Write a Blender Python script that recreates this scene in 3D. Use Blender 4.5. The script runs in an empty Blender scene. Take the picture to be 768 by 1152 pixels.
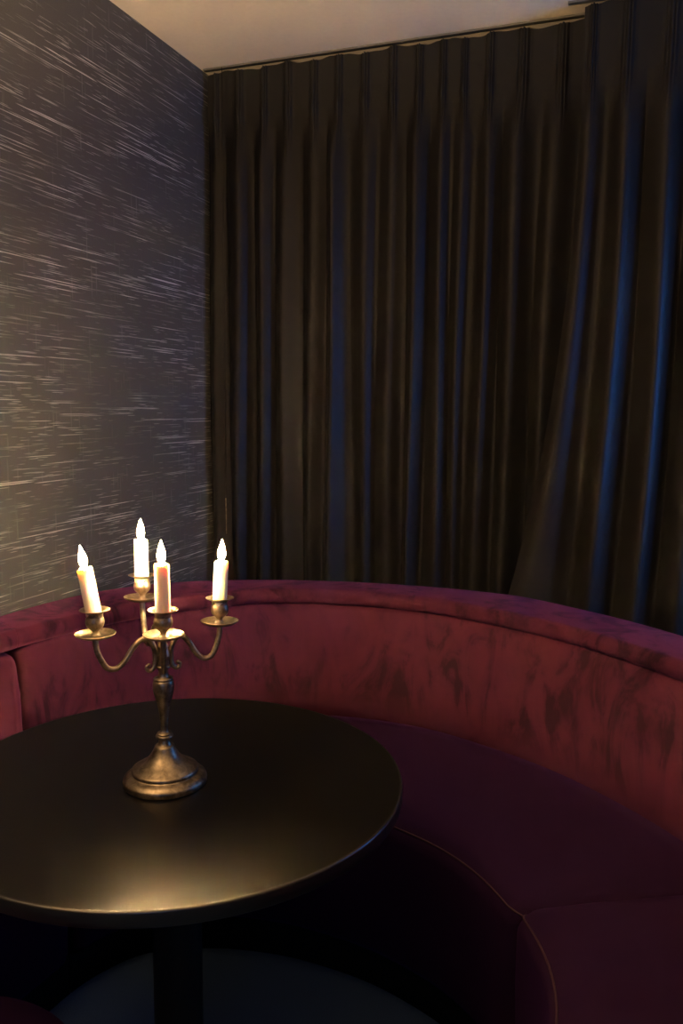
import bpy, bmesh, math, random
import numpy as np
from mathutils import Vector, Matrix
random.seed(7); rng = np.random.default_rng(7)
PI = math.pi
S = bpy.context.scene
C = S.collection

# ------------------------------------------------------------------ helpers
def link(name, me, mat=None, parent=None, smooth=True):
    o = bpy.data.objects.new(name, me); C.objects.link(o)
    if mat: me.materials.append(mat)
    if parent: o.parent = parent
    if smooth:
        for p in me.polygons: p.use_smooth = True
    return o
def obj(name, bm, mat=None, parent=None, smooth=True, sharp=None):
    me = bpy.data.meshes.new(name); bm.normal_update(); bm.to_mesh(me); bm.free()
    o = link(name, me, mat, parent, smooth)
    if sharp: me.set_sharp_from_angle(angle=math.radians(sharp))
    return o
def tag(o, label, cat, group=None):
    o['label'] = label; o['category'] = cat
    if group: o['group'] = group
    return o
def thing(name, label, cat, loc=(0, 0, 0), group=None):
    o = bpy.data.objects.new(name, None); o.empty_display_size = .05; C.objects.link(o); o.location = loc
    return tag(o, label, cat, group)
def struct(name, bm, mat, smooth=False):
    o = obj(name, bm, mat, None, smooth); o['kind'] = 'structure'; return o
def box(bm, x0, x1, y0, y1, z0, z1, bev=0):
    r = bmesh.ops.create_cube(bm, size=1)
    vs = r['verts']
    for v in vs:
        v.co = Vector((x0 + (v.co.x + .5) * (x1 - x0), y0 + (v.co.y + .5) * (y1 - y0), z0 + (v.co.z + .5) * (z1 - z0)))
    if bev:
        es = set(e for v in vs for e in v.link_edges)
        bmesh.ops.bevel(bm, geom=list(es), offset=bev, segments=3, profile=.5, affect='EDGES')
    return bm
def lathe(bm, prof, seg=64, M=None):
    rings = []
    for r, z in prof:
        if r < 1e-6:
            rings.append([bm.verts.new((0, 0, z))])
        else:
            rings.append([bm.verts.new((r * math.cos(2 * PI * k / seg), r * math.sin(2 * PI * k / seg), z)) for k in range(seg)])
    for a, b in zip(rings, rings[1:]):
        for k in range(seg):
            k2 = (k + 1) % seg
            if len(a) == 1 and len(b) == 1: continue
            if len(a) == 1: bm.faces.new((a[0], b[k2], b[k]))
            elif len(b) == 1: bm.faces.new((a[k], a[k2], b[0]))
            else: bm.faces.new((a[k], a[k2], b[k2], b[k]))
    bmesh.ops.recalc_face_normals(bm, faces=bm.faces[:])
    if M is not None: bmesh.ops.transform(bm, matrix=M, verts=bm.verts[:])
    return bm
def spline(pts, n=12):
    P = [Vector(p) for p in pts]; P = [2 * P[0] - P[1]] + P + [2 * P[-1] - P[-2]]
    out = []
    for i in range(1, len(P) - 2):
        for k in range(n):
            t = k / n
            out.append(.5 * ((2 * P[i]) + (-P[i-1] + P[i+1]) * t + (2*P[i-1] - 5*P[i] + 4*P[i+1] - P[i+2]) * t*t + (-P[i-1] + 3*P[i] - 3*P[i+1] + P[i+2]) * t**3))
    out.append(P[-2]); return out
def smooth_prof(pts, n=6):
    return [(max(p.x, 0), p.y) for p in spline([(r, z, 0) for r, z in pts], n)]
def tube(bm, path, rad, seg=12):
    n = len(path); rings = []
    rad = rad if callable(rad) else (lambda t, r=rad: r)
    up = None
    for i, p in enumerate(path):
        t = (path[min(i + 1, n - 1)] - path[max(i - 1, 0)]).normalized()
        if up is None:
            up = Vector((0, 0, 1)) if abs(t.z) < .9 else Vector((1, 0, 0))
        up = (up - t * up.dot(t)).normalized(); s = t.cross(up)
        r = rad(i / (n - 1))
        rings.append([bm.verts.new(p + (up * math.cos(2*PI*k/seg) + s * math.sin(2*PI*k/seg)) * r) for k in range(seg)])
    for a, b in zip(rings, rings[1:]):
        for k in range(seg): bm.faces.new((a[k], a[(k+1) % seg], b[(k+1) % seg], b[k]))
    bm.faces.new(rings[0][::-1]); bm.faces.new(rings[-1])
    bmesh.ops.recalc_face_normals(bm, faces=bm.faces[:])
    return bm
def grid_mesh(name, V, mat, parent=None, closed=False, caps=False):
    """V: array (nu, nv, 3)"""
    nu, nv = V.shape[:2]
    verts = [tuple(map(float, v)) for v in V.reshape(-1, 3)]
    fs = []
    for i in range(nu - 1):
        for j in range(nv if closed else nv - 1):
            j2 = (j + 1) % nv
            fs.append((i*nv + j, (i+1)*nv + j, (i+1)*nv + j2, i*nv + j2))
    if caps:
        fs.append(tuple(range(nv))); fs.append(tuple((nu-1)*nv + j for j in reversed(range(nv))))
    me = bpy.data.meshes.new(name); me.from_pydata(verts, [], fs)
    bm = bmesh.new(); bm.from_mesh(me); bmesh.ops.recalc_face_normals(bm, faces=bm.faces[:]); bm.to_mesh(me); bm.free()
    return link(name, me, mat, parent)

# ------------------------------------------------------------------ materials
class NT:
    def __init__(s, name):
        s.m = bpy.data.materials.new(name); s.m.use_nodes = True; s.t = s.m.node_tree; s.n = s.t.nodes; s.l = s.t.links
        s.b = s.n['Principled BSDF']; s.o = s.n['Material Output']
    def N(s, typ, **kw):
        n = s.n.new(typ)
        for k, v in kw.items():
            if k.startswith('i_'): n.inputs[k[2:].replace('_', ' ')].default_value = v
            else: setattr(n, k, v)
        return n
    def L(s, a, b): s.l.new(a, b)
    def math(s, op, a, b=None, c=None, clamp=False):
        n = s.n.new('ShaderNodeMath'); n.operation = op; n.use_clamp = clamp
        for i, v in enumerate((a, b, c)):
            if v is None: continue
            if isinstance(v, (int, float)): n.inputs[i].default_value = v
            else: s.L(v, n.inputs[i])
        return n.outputs[0]
    def pos(s): return s.N('ShaderNodeNewGeometry').outputs['Position']
    def sep(s, v):
        n = s.N('ShaderNodeSeparateXYZ'); s.L(v, n.inputs[0]); return n.outputs
    def comb(s, x, y, z):
        n = s.N('ShaderNodeCombineXYZ')
        for i, v in enumerate((x, y, z)):
            if isinstance(v, (int, float)): n.inputs[i].default_value = v
            else: s.L(v, n.inputs[i])
        return n.outputs[0]
    def noise(s, vec, scale, detail=2, rough=.5, dist=0):
        n = s.N('ShaderNodeTexNoise'); s.L(vec, n.inputs['Vector'])
        n.inputs['Scale'].default_value = scale; n.inputs['Detail'].default_value = detail
        n.inputs['Roughness'].default_value = rough; n.inputs['Distortion'].default_value = dist
        return n.outputs['Fac']
    def ramp(s, f, stops):
        n = s.N('ShaderNodeValToRGB'); s.L(f, n.inputs[0]); e = n.color_ramp.elements
        while len(e) < len(stops): e.new(.5)
        for q, (p, c) in zip(e, stops):
            q.position = p; q.color = c if len(c) == 4 else (*c, 1)
        return n.outputs[0]
    def mix(s, f, a, b):
        n = s.N('ShaderNodeMix', data_type='RGBA')
        for i, v in ((0, f), (6, a), (7, b)):
            if isinstance(v, tuple): n.inputs[i].default_value = (*v, 1)
            elif isinstance(v, (int, float)): n.inputs[i].default_value = v
            else: s.L(v, n.inputs[i])
        return n.outputs[2]
    def bump(s, h, strength, dist):
        n = s.N('ShaderNodeBump'); n.inputs['Strength'].default_value = strength; n.inputs['Distance'].default_value = dist
        s.L(h, n.inputs['Height']); s.L(n.outputs[0], s.b.inputs['Normal'])
    def set(s, **kw):
        for k, v in kw.items():
            k = k.replace('_', ' ')
            if isinstance(v, tuple) and len(v) == 3 and 'Radius' not in k: v = (*v, 1)
            if hasattr(v, 'links') or isinstance(v, bpy.types.NodeSocket): s.L(v, s.b.inputs[k])
            else: s.b.inputs[k].default_value = v
        return s.m

def m_velvet(name, dark, light, tint):
    t = NT(name); p = t.pos()
    big = t.noise(p, 3.2, 4, .6, 1.2)
    x, y, z = t.sep(p)
    sv = t.comb(t.math('MULTIPLY', x, 2.4), t.math('MULTIPLY', y, 2.4), t.math('MULTIPLY', z, .9))
    brush = t.noise(sv, 3.6, 5, .58, 2.4)
    m = t.math('ADD', t.math('MULTIPLY', big, .45), t.math('MULTIPLY', brush, .55))
    # the brushed nap shows on the backrest; the seat is more even
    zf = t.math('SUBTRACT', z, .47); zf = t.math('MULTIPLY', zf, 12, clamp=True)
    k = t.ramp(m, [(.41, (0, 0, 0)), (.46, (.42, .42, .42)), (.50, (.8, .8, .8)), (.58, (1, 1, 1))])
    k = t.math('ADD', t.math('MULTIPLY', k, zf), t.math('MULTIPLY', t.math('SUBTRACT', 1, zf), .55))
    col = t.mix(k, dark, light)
    fine = t.noise(p, 900, 2)
    t.bump(t.math('ADD', t.math('MULTIPLY', fine, .3), t.math('MULTIPLY', m, 1.0)), .35, .004)
    return t.set(Base_Color=col, Roughness=.85, Sheen_Weight=.15, Sheen_Roughness=.4, Sheen_Tint=tint, Specular_IOR_Level=.15)
def m_wallpaper():
    t = NT('charcoal_textured_wallpaper'); x, y, z = t.sep(t.pos())
    def streak(rows, freq, seed, thr):
        row = t.math('FLOOR', t.math('MULTIPLY', z, rows))
        v = t.comb(t.math('MULTIPLY', y, freq), t.math('MULTIPLY', row, 7.31), seed)
        f = t.noise(v, 1, 1, .5)
        return t.math('MULTIPLY', t.math('SUBTRACT', f, thr), 14, clamp=True)
    cl = t.noise(t.comb(t.math('MULTIPLY', y, 3.2), t.math('MULTIPLY', z, 9), 3.3), 1, 3, .6)
    cl = t.math('MULTIPLY', t.math('SUBTRACT', cl, .40), 5, clamp=True)
    a = streak(420, 2.8, 1.7, .63)
    b = streak(560, 11, 5.2, .63)
    b = t.math('MULTIPLY', b, .45)
    s = t.math('MAXIMUM', t.math('MULTIPLY', a, cl), t.math('MULTIPLY', b, t.math('ADD', cl, .25, clamp=True)))
    # the vertical threads of the weave
    col_ = t.math('FLOOR', t.math('MULTIPLY', y, 210))
    v = t.comb(t.math('MULTIPLY', z, 7), t.math('MULTIPLY', col_, 5.77), 9.1)
    vert = t.math('MULTIPLY', t.math('SUBTRACT', t.noise(v, 1, 1), .66), 8, clamp=True)
    vert = t.math('MULTIPLY', vert, .10)
    grain = t.noise(t.comb(t.math('MULTIPLY', y, 300), t.math('MULTIPLY', z, 500), 0), 1, 2)
    h = t.math('MAXIMUM', s, vert)
    base = t.mix(grain, (.068, .067, .064), (.122, .119, .114))
    col = t.mix(h, base, (.80, .77, .73))
    t.bump(t.math('ADD', h, t.math('MULTIPLY', grain, .25)), .6, .002)
    return t.set(Base_Color=col, Roughness=t.math('SUBTRACT', .62, t.math('MULTIPLY', h, .2)), Specular_IOR_Level=.4, Metallic=t.math('MULTIPLY', h, .3))
def m_curtain():
    t = NT('black_curtain_cloth'); x, y, z = t.sep(t.pos())
    w = t.noise(t.comb(t.math('MULTIPLY', x, 700), t.math('MULTIPLY', y, 700), t.math('MULTIPLY', z, 500)), 1, 2)
    t.bump(w, .15, .001)
    return t.set(Base_Color=t.mix(w, (.0078, .0072, .0065), (.0135, .0122, .0106)), Roughness=.52, Specular_IOR_Level=.32)
def m_paint(name, c, rough=.9, s=60, amt=.08):
    t = NT(name); n = t.noise(t.pos(), s, 4, .6)
    t.bump(n, amt, .003)
    return t.set(Base_Color=t.mix(n, tuple(v * .93 for v in c), tuple(min(1, v * 1.05) for v in c)), Roughness=rough, Specular_IOR_Level=.2)
def m_table():
    t = NT('black_lacquered_top'); p = t.pos()
    n = t.noise(p, 260, 3, .6); big = t.noise(p, 9, 3, .6)
    vo = t.N('ShaderNodeTexVoronoi'); t.L(p, vo.inputs['Vector']); vo.inputs['Scale'].default_value = 55
    dist = vo.outputs['Distance']
    rnd = t.sep(vo.outputs['Color'])[0]
    dot = t.math('MULTIPLY', t.math('LESS_THAN', dist, .035), t.math('GREATER_THAN', rnd, .86))
    t.bump(n, .10, .0012)
    col = t.mix(dot, (.0022, .002, .0018), (.11, .10, .09))
    return t.set(Base_Color=col, Roughness=t.math('ADD', .275, t.math('MULTIPLY', big, .04)), Specular_IOR_Level=.6)
def m_brass():
    t = NT('antique_bronze'); p = t.pos()
    n = t.noise(p, 55, 5, .65, .4); f = t.noise(p, 500, 3, .6)
    col = t.ramp(n, [(.35, (.17, .135, .095)), (.52, (.34, .275, .195)), (.68, (.50, .41, .30))])
    t.bump(t.math('ADD', t.math('MULTIPLY', n, .5), t.math('MULTIPLY', f, .3)), .25, .0008)
    return t.set(Base_Color=col, Metallic=.95, Roughness=t.math('ADD', .30, t.math('MULTIPLY', n, .15)))
def m_wax():
    t = NT('ivory_wax'); n = t.noise(t.pos(), 40, 3)
    return t.set(Base_Color=t.mix(n, (.74, .67, .57), (.80, .73, .63)), Roughness=.42, Subsurface_Weight=.9,
                 Subsurface_Radius=(.022, .013, .006), Subsurface_Scale=.55)
FLAME = 4000.0
def m_flame():
    t = NT('candle_flame'); t.n.remove(t.b)
    lw = t.N('ShaderNodeLayerWeight'); lw.inputs[0].default_value = .45
    col = t.ramp(lw.outputs['Facing'], [(0, (1, .70, .36)), (.6, (1, .55, .20)), (1, (1, .34, .06))])
    st = t.math('MULTIPLY', t.math('POWER', t.math('SUBTRACT', 1, lw.outputs['Facing'], clamp=True), 1.1), FLAME)
    e = t.N('ShaderNodeEmission'); t.L(col, e.inputs[0]); t.L(t.math('ADD', st, FLAME * .12), e.inputs[1]); t.L(e.outputs[0], t.o.inputs[0])
    return t.m
def m_simple(name, c, rough=.5, metal=0, spec=.5):
    t = NT(name); n = t.noise(t.pos(), 120, 3)
    return t.set(Base_Color=t.mix(n, tuple(v * .88 for v in c), tuple(min(1, v * 1.1) for v in c)), Roughness=rough, Metallic=metal, Specular_IOR_Level=spec)
def m_carpet():
    t = NT('slate_blue_carpet'); p = t.pos(); n = t.noise(p, 420, 3, .7); b = t.noise(p, 12, 3)
    t.bump(n, .6, .004)
    return t.set(Base_Color=t.mix(n, (.02, .045, .10), (.07, .12, .26)), Roughness=.95, Specular_IOR_Level=.1)
def m_emit(name, c, s):
    t = NT(name); t.n.remove(t.b); e = t.N('ShaderNodeEmission'); e.inputs[0].default_value = (*c, 1); e.inputs[1].default_value = s
    t.L(e.outputs[0], t.o.inputs[0]); return t.m
VELVET = m_velvet('wine_velvet', (.022, .004, .013), (.094, .0175, .043), (.5, .12, .5)); AUBER_SHADED = m_velvet('aubergine_shaded_velvet', (.012, .0022, .018), (.019, .0032, .028), (.16, .03, .32)); PAPER = m_wallpaper(); CLOTH = m_curtain(); CEIL = m_paint('cream_ceiling_paint', (.93, .78, .57))  # seat and pouf velvet: purple, darkened so its colour holds the seat's shade
WALLP = m_paint('grey_wall_paint', (.22, .21, .20)); BLACKTOP = m_table(); BRASS = m_brass(); WAX = m_wax(); FLM = m_flame()
BLACK = m_simple('black_metal', (.012, .012, .013), .55, 0, .3); PLINTH = m_simple('black_plinth_board', (.006, .006, .006), .8, 0, .1)
WICK = m_simple('charred_wick', (.02, .015, .012), .9); CARPET = m_carpet(); WHITEP = m_simple('white_window_paint', (.6, .6, .6), .5)
PIPE = m_simple('velvet_piping', (.05, .02, .032), .6, 0, .4); EDGE = m_simple('black_gloss_edge', (.01, .01, .011), .30, 0, 1.0); STEEL = m_simple('pale_track_metal', (.35, .33, .28), .35, .9)

# ------------------------------------------------------------------ room
XL, XR, YB, YF, ZC = -1.64, 1.12, 3.03, -1.8, 2.67
def slab(name, mat, *a): bm = bmesh.new(); box(bm, *a); return struct(name, bm, mat)
slab('floor', CARPET, XL-.1, XR+.1, YF-.1, YB+.1, -.08, 0)
slab('ceiling', CEIL, XL-.1, XR+.1, YF-.1, YB+.1, ZC, ZC+.08)
slab('wall_left', PAPER, XL-.1, XL, YF-.1, YB+.1, 0, ZC)
slab('wall_back', WALLP, XL, XR, YB, YB+.1, 0, ZC)
# right wall with an opening for the added window
WY0, WY1, WZ0, WZ1 = 2.1, 2.72, .95, 2.1
bm = bmesh.new()
box(bm, XR, XR+.1, YF, WY0, 0, ZC); box(bm, XR, XR+.1, WY1, YB, 0, ZC); box(bm, XR, XR+.1, WY0, WY1, 0, WZ0); box(bm, XR, XR+.1, WY0, WY1, WZ1, ZC)
struct('wall_right', bm, WALLP)
FX0, FX1, FZ0, FZ1 = -.1, .95, .95, 2.2
bm = bmesh.new()
box(bm, XL, FX0, YF-.1, YF, 0, ZC); box(bm, FX1, XR, YF-.1, YF, 0, ZC); box(bm, FX0, FX1, YF-.1, YF, 0, FZ0); box(bm, FX0, FX1, YF-.1, YF, FZ1, ZC)
struct('wall_front', bm, WALLP)
tg = NT('window_glass'); tg.set(Base_Color=(1, 1, 1), Roughness=0.0, Transmission_Weight=1.0, IOR=1.1)
def window(name, a0, a1, z0, z1, place):
    bm = bmesh.new(); c = (a0 + a1) / 2
    for a in ((a0, a0+.05, z0, z1), (a1-.05, a1, z0, z1), (a0, a1, z0, z0+.05), (a0, a1, z1-.05, z1), (c-.02, c+.02, z0, z1)): box(bm, *place(.02, .07, a[0], a[1]), a[2], a[3])
    w = struct(name, bm, WHITEP)
    bm = bmesh.new(); box(bm, *place(.04, .046, a0+.04, a1-.04), z0+.04, z1-.04)
    obj('window_glass', bm, tg.m, w, False)
window('added_window_1', WY0, WY1, WZ0, WZ1, lambda d0, d1, a0, a1: (XR+d0, XR+d1, a0, a1))  # unseen window, added as a source for the blue light from the right
window('added_window_2', FX0, FX1, FZ0, FZ1, lambda d0, d1, a0, a1: (a0, a1, YF-d1, YF-d0))  # second unseen window, added to bring blue light to the floor
# ------------------------------------------------------------------ curtains
def curtain(name, top, bot, y0, label, seed, power=2.2, ph0=0.0, depth=1.0):
    """top / bot: x of the valleys between the folds, at the heading and near the hem"""
    r = np.random.default_rng(seed); top = np.array(top); bot = np.array(bot); n = len(top) - 1
    t = thing(name, label, 'curtain', (float(top.mean()), y0, 0))
    wid = np.diff(top); amp = np.clip(wid / .12, .6, 1.15) * r.uniform(*((.5, 1.15) if n > 12 else (.85, 1.1)), n); skew = r.uniform(-.6, .6, n) if n > 12 else r.uniform(-.35, .35, n); sec = r.uniform(-1, 1, (n, 2))
    m = 28; u = np.linspace(0, n, n * m + 1); k = np.clip(u.astype(int), 0, n - 1); ph = u - k
    ph = np.where(k == 0, ph0 + ph * (1 - ph0), ph)
    z = np.r_[np.linspace(.03, 2.38, 70), np.linspace(2.40, 2.656, 30)]
    PH = np.broadcast_to(ph[:, None], (len(u), len(z))); Z = np.broadcast_to(z[None], PH.shape); K = np.broadcast_to(k[:, None], PH.shape); U_ = np.broadcast_to(u[:, None], PH.shape)
    lo = np.clip((2.50 - Z) / .22, 0, 1); lo = lo * lo * (3 - 2 * lo)
    q = np.clip(PH + skew[K] * PH * (1 - PH), 0, 1)
    c = (.5 - .5 * np.cos(2 * PI * q)) ** .85
    c = c + .10 * sec[K, 0] * np.sin(2 * PI * q) ** 2 * np.sin(Z * 1.7 + K) + .05 * np.sin(4 * PI * q) * sec[K, 1]
    body = .068 * depth * c * amp[K] * (.55 + .45 * np.clip((2.5 - Z) / 1.3, 0, 1))
    pin = np.exp(-((PH - .5) / .12) ** 2) * (.6 + .4 * np.cos((PH - .5) * 2 * PI * 11)) * .018
    pinch = np.exp(-((Z - 2.50) / .03) ** 2) * np.exp(-((PH - .5) / .13) ** 2) * .007
    Y = -(lo * body + (1 - lo) * pin) - pinch
    fb = np.clip((2.3 - Z) / 1.45, 0, 1.2) ** power
    Xt = np.interp(U_, range(n + 1), top); Xb = np.interp(U_, range(n + 1), bot)
    X = Xt + (Xb - Xt) * fb + .004 * np.sin(Z * 3.1 + K * 1.9) * lo
    tp = np.clip((Z - 2.60) / .045, 0, 1)
    Zs = Z + tp * (.004 * np.sin(U_ * 2.9 + seed) + .002 * np.sin(U_ * 7.7))
    V = np.stack([X - t.location.x, Y, Zs], -1)
    split = int(np.searchsorted(z, 2.50))
    du = np.gradient(V, axis=0); dz = np.gradient(V, axis=1); Nn = np.cross(du, dz); Nn /= np.linalg.norm(Nn, axis=-1, keepdims=True)   # faces the room (-y)
    if Nn[..., 1].mean() > 0: Nn = -Nn
    def piece(nm, sl):
        Vs, Ns = V[:, sl], Nn[:, sl]; nu, nv = Vs.shape[:2]; q = nu * nv
        P = np.concatenate([(Vs + Ns * .002).reshape(-1, 3), (Vs - Ns * .002).reshape(-1, 3)]); NN = np.concatenate([Ns.reshape(-1, 3), -Ns.reshape(-1, 3)])
        I = np.arange(q).reshape(nu, nv)
        F = np.stack([I[:-1, :-1], I[1:, :-1], I[1:, 1:], I[:-1, 1:]], -1).reshape(-1, 4)
        e = lambda a: np.stack([a[:-1], a[1:], a[1:] + q, a[:-1] + q], -1)
        rims = [e(I[0, ::-1]), e(I[-1])]
        rims.append(e(I[:, 0])) if sl.start in (None, 0) else rims.append(e(I[::-1, -1]))
        F = np.concatenate([F, F[:, ::-1] + q] + rims)
        me = bpy.data.meshes.new(nm); me.from_pydata(P.tolist(), [], F.tolist())
        o = link(nm, me, CLOTH, t); me.normals_split_custom_set_from_vertices(NN.tolist()); return o
    piece('drape', slice(0, split+1)); piece('pleated_heading', slice(split, None))
    return t
LT = [-1.622, -1.55, -1.43, -1.345, -1.24, -1.14, -1.05, -.945, -.845, -.755, -.68, -.607, -.51, -.385, -.26, -.15]
LB = [-1.622, -1.53, -1.43, -1.35, -1.23, -1.15, -1.03, -.945, -.835, -.765, -.67, -.617, -.51, -.40, -.28, -.19]
curtain('curtain', LT, LB, 2.945, 'long black pleated curtain hanging beside the textured charcoal wall', 11, 1.2)
curtain('curtain', [-.250, -.18, -.057, .07, .205, .38, .51, .64, .77, .91, 1.06],
        [-.410, -.225, -.085, .045, .185, .36, .49, .62, .75, .90, 1.05], 2.845,
        'black pleated curtain on the right with blue-lit folds, its edge overlapping the other', 5, 2.2, .18, 1.0)
bm = bmesh.new(); box(bm, XL+.01, XR-.01, 2.922, 2.94, 2.664, ZC); box(bm, -.30, XR-.01, 2.828, 2.845, 2.664, ZC)
tag(obj('curtain_track', bm, STEEL, None, False), 'slim ceiling track that the black curtains hang from', 'curtain track')

t = thing('glint_rod', 'thin added rod, its pale tip standing for a glint at the corner edge of the black curtain', 'glint rod', (-1.54, 2.90, 2.66))  # added rod; its pale tip stands in for a glint on the wall edge
bm = bmesh.new(); tube(bm, [Vector((0, 0, -.002)), Vector((0, 0, -.8)), Vector((0, 0, -1.60))], .0016, 8); obj('rod', bm, CLOTH, t)
bm = bmesh.new(); tube(bm, spline([(0, 0, -1.595), (0, 0, -1.61), (.001, 0, -1.66), (.001, 0, -1.735)], 4), .0022, 10); obj('tip', bm, BRASS, t)

# ------------------------------------------------------------------ banquette
CX, CY = -.70, 1.25
def radial(pts):
    a = np.array([(math.degrees(math.atan2(y-CY, x-CX)) % 360, math.hypot(x-CX, y-CY)) for x, y in pts])
    a[:, 0] = np.where(a[:, 0] > 300, a[:, 0] - 360, a[:, 0]); a = a[np.argsort(a[:, 0])]
    return a
def rfun(a, sm=9):
    A = np.arange(-60, 260, .5); R_ = np.interp(A, a[:, 0], a[:, 1])
    kk = np.hanning(int(sm*4)+3); kk /= kk.sum(); n = len(kk)//2
    R_ = np.convolve(np.pad(R_, n, mode='edge'), kk, 'valid')[:len(A)]
    return lambda th: np.interp(th, A, R_)
def poly(a): return np.array(a, float)
OUT = rfun(np.vstack([[[-40, 1.27], [-10, 1.27], [20, 1.27]], radial([(.106, 2.24), (-.19, 2.458), (-.325, 2.54), (-.60, 2.57), (-.849, 2.552), (-1.163, 2.47), (-1.419, 2.336), (-1.56, 2.149), (-1.61, 1.97), (-1.625, 1.793)]),
      [[a, .925 / math.cos(math.radians(180 - a))] for a in (160, 170, 180, 190, 200, 210, 216, 230)]]), 5)
FACE = rfun(np.vstack([[[-40, 1.07], [-10, 1.07], [20, 1.075]], radial([(.118, 1.935), (-.044, 2.095), (-.211, 2.22), (-.402, 2.314), (-.585, 2.381), (-.813, 2.39), (-1.10, 2.31), (-1.345, 2.01), (-1.41, 1.85), (-1.45, 1.70)]),
      [[a, .765 / math.cos(math.radians(180 - a))] for a in (158, 170, 180, 190, 200, 210, 216, 230)]]), 6)
FRONT = rfun(poly([(-40, .62), (0, .602), (10, .595), (27, .575), (33, .566), (45, .564), (56, .560), (68, .553), (90, .56), (110, .59), (135, .64), (150, .60), (160, .56), (180, .53), (216, .62)]), 8)
def pt(th, r, z): a = math.radians(th); return (CX + r * math.cos(a), CY + r * math.sin(a), z)
def endf(th, a0, a1, r, w, e0, e1):
    """0 at a rounded end, 1 inside"""
    d0 = (th - a0) * PI/180 * r; d1 = (a1 - th) * PI/180 * r
    f = 1.0
    if e0: q = min(max(d0 / w, 0), 1); f = min(f, math.sqrt(max(0, 1 - (1-q)**2)))
    if e1: q = min(max(d1 / w, 0), 1); f = min(f, math.sqrt(max(0, 1 - (1-q)**2)))
    return f
def angles(a0, a1):
    n = max(8, int((a1 - a0) / 1.6)); th = list(np.linspace(a0, a1, n + 1))
    ex = [.15, .4, .8, 1.3, 2.0, 2.8]
    th += [a0 + e for e in ex] + [a1 - e for e in ex]
    return sorted(set(round(float(t), 4) for t in th))
def module(a0, a1, label, inset=0.0, zb=.815, gap=.2, lift=0.0):
    mid = (a0 + a1) / 2
    base = Vector(pt(mid, (FRONT(mid) + OUT(mid)) / 2, 0))
    t = thing('banquette_section', label, 'bench', base, 'curved velvet banquette sections')
    TR = angles(a0 + .02, a1 - .02); a0 += gap; a1 -= gap
    TH = angles(a0, a1)
    def sweep(name, prof, mat, ths=None):
        V = np.array([[np.array(pt(th, r, z)) - np.array(base) for r, z in prof(th)] for th in (ths or TH)])
        return grid_mesh(name, V, mat, t, closed=True, caps=True)
    def seat(th):
        f = endf(th, a0, a1, .8, .05, True, True); F = FRONT(th) + (1 - f) * .045; B = FACE(th) + .03
        zt = .46 + lift - (1 - f) * .022; z0 = .105; R_ = .045
        pr = [(B, z0), (F + .015, z0), (F + .004, z0 + .02), (F, .2), (F - .004, .32)]
        for k in range(8):
            q = k / 7 * PI / 2
            pr.append((F - .004 + R_ * (1 - math.cos(q)), zt - R_ + R_ * math.sin(q)))
        W = B - F
        pr += [(F + .3 * W, zt + .006 * f), (F + .6 * W, zt + .006 * f), (F + .85 * W, zt), (B, zt - .006)]
        return pr
    def back(th):
        f = endf(th, a0, a1, .9, .05, True, True); F = FACE(th) - inset + (1 - f) * .05; B = OUT(th) - .02
        zt = zb - (1 - f) * .035; R_ = .03
        pr = [(B, .40), (F, .40), (F - .004, .5), (F - .006, .6), (F, .7), (F + .012, zt - .05)]
        for k in range(6):
            q = k / 5 * PI / 2; pr.append((F + .016 + R_ * (1 - math.cos(q)), zt - R_ + R_ * math.sin(q)))
        pr += [(B, zt)]
        return pr
    def rail(th):
        F = FACE(th) + .010; B = OUT(th); R_ = .020; zt = .856; zl = .806; pr = []
        for k in range(9):
            q = -PI/2 + k / 8 * PI; pr.append((F + R_ * (1 - math.cos(q)), (zt+zl)/2 + (zt-zl)/2 * math.sin(q)))
        for k in range(9):
            q = PI/2 - k / 8 * PI; pr.append((B - R_ * (1 - math.cos(q)), (zt+zl)/2 + (zt-zl)/2 * math.sin(q)))
        return pr
    def shell(th):
        B = OUT(th) - .006; return [(B - .03, .02), (B, .02), (B, .82), (B - .03, .82)]
    def plinth(th):
        F = FRONT(th) + .035; B = OUT(th) - .04; return [(F, 0), (F, .105), (B, .105), (B, 0)]
    sweep('seat', seat, AUBER_SHADED); sweep('backrest', back, VELVET); sweep('top_rail', rail, VELVET, TR)
    sweep('back_shell', shell, PLINTH); sweep('plinth', plinth, PLINTH)
    path = []
    for th in TH:
        f = endf(th, a0, a1, .8, .05, True, True)
        path.append(Vector(pt(th, FRONT(th) + (1-f) * .045 + .008, .46 + lift - (1-f)*.022 - .012)) - base)
    # piping runs along the front edge and back along the section's seam
    o = tube(bmesh.new(), path, .0022, 6); obj('piping', o, PIPE, t)
    return t
module(29.5, 152.5, 'long curved wine velvet banquette section behind the table, below the black curtain')
module(-32, 29.5, 'purple velvet seat section at the lower right, in front of the seam', lift=.012)
module(152.5, 216, 'left velvet banquette section with rounded backrest corner beside the textured wall', inset=.035, zb=.802)

# pouf at the bottom left
PX, PY = -.912, .785
t = thing('pouf', 'round dark purple velvet pouf at the lower left, in front of the table', 'stool', (PX, PY, 0))
bm = bmesh.new(); lathe(bm, smooth_prof([(0, .468), (.14, .467), (.207, .460), (.230, .440), (.235, .40), (.235, .33), (.234, .12)], 5) + [(.22, .10), (0, .10)], 72); obj('cushion', bm, AUBER_SHADED, t)
bm = bmesh.new(); lathe(bm, [(0, .11), (.17, .11), (.175, .1), (.175, 0), (0, 0)], 48); obj('base', bm, PLINTH, t, True, 40)

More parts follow.
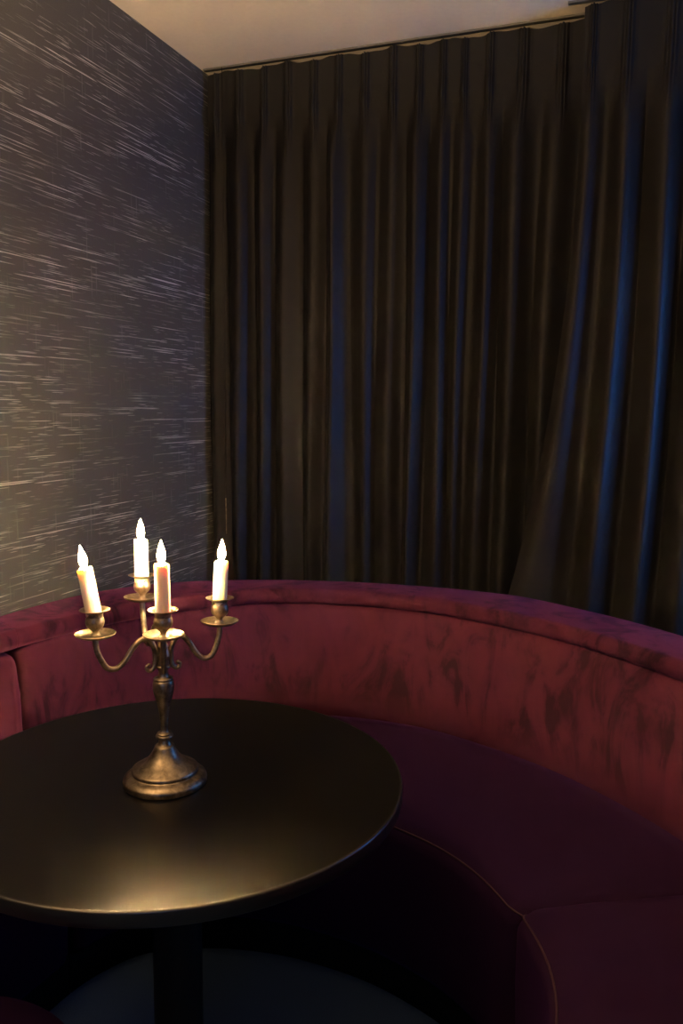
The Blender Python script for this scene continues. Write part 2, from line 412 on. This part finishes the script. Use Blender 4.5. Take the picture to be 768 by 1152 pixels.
# ------------------------------------------------------------------ table
TX, TY, TZ = -.793, 1.282, .74
t = thing('round_table', 'round black pedestal table in the middle of the banquette', 'table', (TX, TY, 0))
bm = bmesh.new()
lathe(bm, [(0, TZ), (.38, TZ), (.4172, TZ), (.4172, TZ-.022), (.415, TZ-.026), (.40, TZ-.027), (0, TZ-.027)], 192)
obj('tabletop', bm, BLACKTOP, t, True, 35)
bm = bmesh.new(); lathe(bm, [(.4160, TZ+.0002)] + [(.4174 + .0040 * math.sin(a * PI / 16), TZ + .0002 - .0040 * (1 - math.cos(a * PI / 16))) for a in range(1, 9)] + [(.4214, TZ-.022), (.419, TZ-.026), (.4165, TZ-.0262)], 192)
obj('edge_band', bm, EDGE, t, True, 35)
bm = bmesh.new(); lathe(bm, [(0, TZ-.027), (.14, TZ-.027), (.14, TZ-.034), (.05, TZ-.045), (.046, TZ-.06), (.046, .03), (0, .03)], 48); obj('pedestal', bm, BLACK, t, True, 40)
bm = bmesh.new(); lathe(bm, [(0, .035), (.05, .034), (.18, .022), (.205, .014), (.21, .006), (.21, 0), (0, 0)], 64); obj('foot', bm, BLACK, t, True, 40)

# ------------------------------------------------------------------ candelabra
BX, BY = -.797, 1.257
can = thing('candelabra', 'antique bronze four-armed candelabra standing on the black table', 'candelabra', (BX, BY, TZ))
def Z(v): return v - TZ
bm = bmesh.new()
base = [(0, 0), (.0735, 0), (.0752, .002), (.0752, .006)] + smooth_prof([(.0755, .007), (.0745, .011), (.069, .0165), (.0620, .0195)], 5) + \
       [(.0600, .0200), (.0588, .0215), (.0600, .0240), (.0592, .0275), (.0560, .0295)] + \
       smooth_prof([(.0550, .0300), (.0480, .0345), (.0380, .0405), (.0280, .0500), (.0215, .0600), (.0180, .0680)], 6) + [(.0172, .0690), (0, .0690)]
lathe(bm, base, 96); obj('base', bm, BRASS, can, True, 50)
bm = bmesh.new()
stem = [(0, .066), (.0165, .066), (.0178, .0690), (.0165, .0705)] + smooth_prof([(.0130, .0715), (.0112, .0750), (.0098, .0800), (.0098, .0830)], 5) + \
       [(.0130, .0835)] + smooth_prof([(.0150, .0845), (.0160, .0870), (.0150, .0895), (.0125, .0905)], 4) + [(.0125, .0912), (.0135, .0925), (.0122, .0942)] + \
       smooth_prof([(.0075, .0955), (.0064, .1000), (.0072, .1150), (.0095, .1350), (.0140, .1550), (.0180, .1700), (.0192, .1810), (.0182, .1890), (.0160, .1925)], 7) + \
       [(.0173, .1935), (.0176, .1950), (.0165, .1965), (.0110, .1975)] + smooth_prof([(.0100, .1990), (.0088, .2070), (.0092, .2130)], 4) + \
       [(.0128, .2150), (.0134, .2170), (.0125, .2190)] + smooth_prof([(.0105, .2200), (.0115, .2290), (.0128, .2370), (.0112, .2440), (.0095, .2500)], 5) + \
       smooth_prof([(.0090, .2510), (.0100, .2550), (.0060, .2640), (0, .2680)], 4)
lathe(bm, stem, 64); obj('stem', bm, BRASS, can, True, 50)

dishes = [(-.073, -.094, 1.029), (.083, .059, 1.030), (.050, -.076, 1.036), (-.093, .0785, 1.055)]
tilts = [(-.155, 4), (.03, 0), (.0, 0), (0, 0)]
names = ['at the left, leaning outward', 'at the right', 'at the front, in the middle', 'at the back, highest in the photo']
hts = [.073, .068, .078, .068]
cup_prof = [(0, .001), (.0075, .001), (.0095, .0015), (.0070, .0035), (.0050, .0055), (.0056, .0090)] + \
           smooth_prof([(.0085, .0125), (.0138, .0175), (.0158, .0245), (.0150, .0310), (.0132, .0365), (.0138, .0400)], 5) + \
           smooth_prof([(.0160, .0425), (.0215, .0445), (.0252, .0462)], 3) + [(.0256, .0470), (.0250, .0476), (.0180, .0458), (.0142, .0440), (.0139, .0420), (.0139, .030), (0, .030)]
dish_prof = [(0, -.003), (.008, -.003), (.020, -.0025), (.028, 0), (.0335, .0035), (.0345, .0052), (.0340, .0058), (.0325, .0050), (.0270, .0015), (.018, 0), (0, 0)]
arm_axes = []
for i, (dx, dy, zd) in enumerate(dishes):
    rr = math.hypot(dx, dy); d = Vector((dx, dy, 0)).normalized(); zz = zd - TZ; s = rr / .11; hub = .236
    def A(rho, z): return d * rho + Vector((0, 0, z))
    pk = hub + .036 + (zz - .29) * .4
    pts = [A(.0245, hub - .013), A(.0290, hub - .010), A(.0285, hub - .004), A(.0225, hub - .0155), A(.0150, hub - .010), A(.0135, hub + .008)]
    pts = [A(.0262, hub - .0125), A(.0305, hub - .0150), A(.0285, hub - .0215), A(.0215, hub - .0225), A(.0150, hub - .0120), A(.0145, hub + .012),
           A(.0235, pk - .004), A(.036*s, pk), A(.050*s, pk - .013), A(.064*s, pk - .034), A(.078*s, pk - .045), A(.094*s, pk - .040), A(.107*s, zz - .030), A(rr, zz - .010), A(rr, zz - .002)]
    bm = bmesh.new(); tube(bm, spline(pts, 9), lambda t: .0024 + .0026 * min(1, t / .35), 14)
    tmp = bmesh.new(); bmesh.ops.create_uvsphere(tmp, u_segments=16, v_segments=10, radius=.0036)
    me_ = bpy.data.meshes.new('t'); bmesh.ops.translate(tmp, vec=pts[0], verts=tmp.verts[:]); tmp.to_mesh(me_); tmp.free(); bm.from_mesh(me_); bpy.data.meshes.remove(me_)
    arm = obj('arm', bm, BRASS, can)
    tilt = Matrix.Rotation(tilts[i][0] * .35, 4, d.cross(Vector((0, 0, 1))))
    M = Matrix.Translation(A(rr, zz)) @ Matrix.Rotation(-.03 * (i % 2), 4, 'X')
    bm = bmesh.new(); lathe(bm, dish_prof, 48, M); obj('drip_pan', bm, BRASS, arm, True, 60)
    bm = bmesh.new(); lathe(bm, cup_prof, 40, M); obj('candle_cup', bm, BRASS, arm, True, 60)
    # the candle stands in the cup: a thing of its own
    loc = Vector((BX, BY, TZ)) + (A(rr, zz) + Vector((0, 0, .031)))
    cd = thing('candle', 'lit ivory candle in the candelabra cup ' + names[i], 'candle', loc, 'lit candles in the candelabra')
    cam_right = Vector((.94, .34, 0))
    tl = [-.17, .05, -.01, .0][i]
    cd.rotation_euler = Matrix.Rotation(tl, 4, Vector((0, 0, 1)).cross(cam_right)).to_euler() if True else cd.rotation_euler
    h = hts[i] + .016; R_ = .0132 * [1, .98, .98, 1][i]
    bm = bmesh.new()
    lathe(bm, [(0, 0), (R_, 0), (R_, h * .5), (R_*.985, h - .004), (R_ * .93, h - .0015), (R_ * .80, h - .0003), (R_*.62, h - .0012), (R_ * .35, h - .0035), (0, h - .004)], 40)
    for v in bm.verts:
        if v.co.z > h - .005: v.co.z += .0012 * math.sin(3 * math.atan2(v.co.y, v.co.x) + i)
    obj('wax', bm, WAX, cd, True, 60)
    path = [Vector((0, 0, h - .005)), Vector((.0004, 0, h)), Vector((.0012, .0004, h + .004)), Vector((.0022, .0006, h + .0065))]
    bm = bmesh.new(); tube(bm, path, .0009, 8); obj('wick', bm, WICK, cd)
    fl = smooth_prof([(0, h + .0005), (.0036, h + .0022), (.0062, h + .0075), (.0072, h + .0130), (.0058, h + .0210), (.0034, h + .0290), (.0014, h + .0350), (0, h + .0395)], 4)
    bm = bmesh.new(); lathe(bm, fl, 20); obj('flame', bm, FLM, cd)

# ------------------------------------------------------------------ added lamp and window lights
def added_light(name, loc, d, sx, sy, e, c):
    L = bpy.data.lights.new(name, 'AREA'); L.shape = 'RECTANGLE'; L.size = sx; L.size_y = sy; L.energy = e; L.color = c
    o = bpy.data.objects.new(name, L); C.objects.link(o); o.location = loc; o.rotation_euler = Vector(d).to_track_quat('-Z', 'Y').to_euler()
added_light('added_window_light', (XR + .015, (WY0+WY1)/2, (WZ0+WZ1)/2), (-1, .7, -.05), .56, 1.1, 15, (.05, .29, 1))  # blue light of the added right window, turned towards the curtain
added_light('added_window_light', ((FX0+FX1)/2, YF - .015, (FZ0+FZ1)/2), (0, 1, -.1), 1.0, 1.15, 4, (.14, .42, 1))  # weaker blue light of the added front window

# added floor uplighter, unseen behind the viewer, to brighten the ceiling
UX, UY, UZ = -1.25, .15, 1.72
t = thing('added_uplight', 'slim black floor uplighter added beside the textured wall to brighten the ceiling, nearer than the table', 'added uplight', (UX, UY, 0))
bm = bmesh.new(); lathe(bm, [(0, .02), (.13, .018), (.14, .008), (.14, 0), (0, 0)], 48); obj('base', bm, BLACK, t, True, 40)
bm = bmesh.new(); lathe(bm, [(0, .02), (.012, .02), (.012, UZ - .08), (0, UZ - .08)], 24); obj('pole', bm, BLACK, t, True, 40)
bm = bmesh.new(); lathe(bm, smooth_prof([(0, UZ - .085), (.06, UZ - .08), (.12, UZ - .05), (.15, UZ)], 5) + smooth_prof([(.147, UZ), (.117, UZ - .045), (.057, UZ - .074), (0, UZ - .078)], 5), 48); obj('lamp_shade', bm, BLACK, t)
L = bpy.data.lights.new('bulb', 'POINT'); L.energy = 225; L.color = (1, .72, .44); L.shadow_soft_size = .015
o = bpy.data.objects.new('bulb', L); C.objects.link(o); o.parent = t; o.location = (0, 0, UZ - .050)

W = bpy.data.worlds.new('dusk'); S.world = W; W.use_nodes = True
W.node_tree.nodes['Background'].inputs[0].default_value = (.12, .25, .6, 1); W.node_tree.nodes['Background'].inputs[1].default_value = .3

# ------------------------------------------------------------------ camera
f, pi_, ya, ro = 940.955287, .124287090, .349964517, .00755791019
fw = Vector((-math.sin(ya)*math.cos(pi_), math.cos(ya)*math.cos(pi_), -math.sin(pi_)))
r = fw.cross(Vector((0, 0, 1))).normalized(); u = r.cross(fw)
r2 = r*math.cos(ro) + u*math.sin(ro); u2 = -r*math.sin(ro) + u*math.cos(ro)
cam = bpy.data.cameras.new('camera'); co = bpy.data.objects.new('camera', cam); C.objects.link(co)
M = Matrix((r2, u2, -fw)).transposed().to_4x4(); M.translation = (0, 0, 1.42); co.matrix_world = M
cam.sensor_fit = 'VERTICAL'; cam.sensor_height = 36; cam.lens = f / 1152 * 36; cam.clip_start = .02
S.camera = co

S.view_settings.view_transform = 'Standard'; S.view_settings.look = 'None'; S.view_settings.gamma = 1; S.view_settings.exposure = 0
S.view_settings.use_curve_mapping = False
S.cycles.use_denoising = True
S.cycles.caustics_reflective = False; S.cycles.max_bounces = 8; S.cycles.diffuse_bounces = 4; S.cycles.sample_clamp_indirect = 4
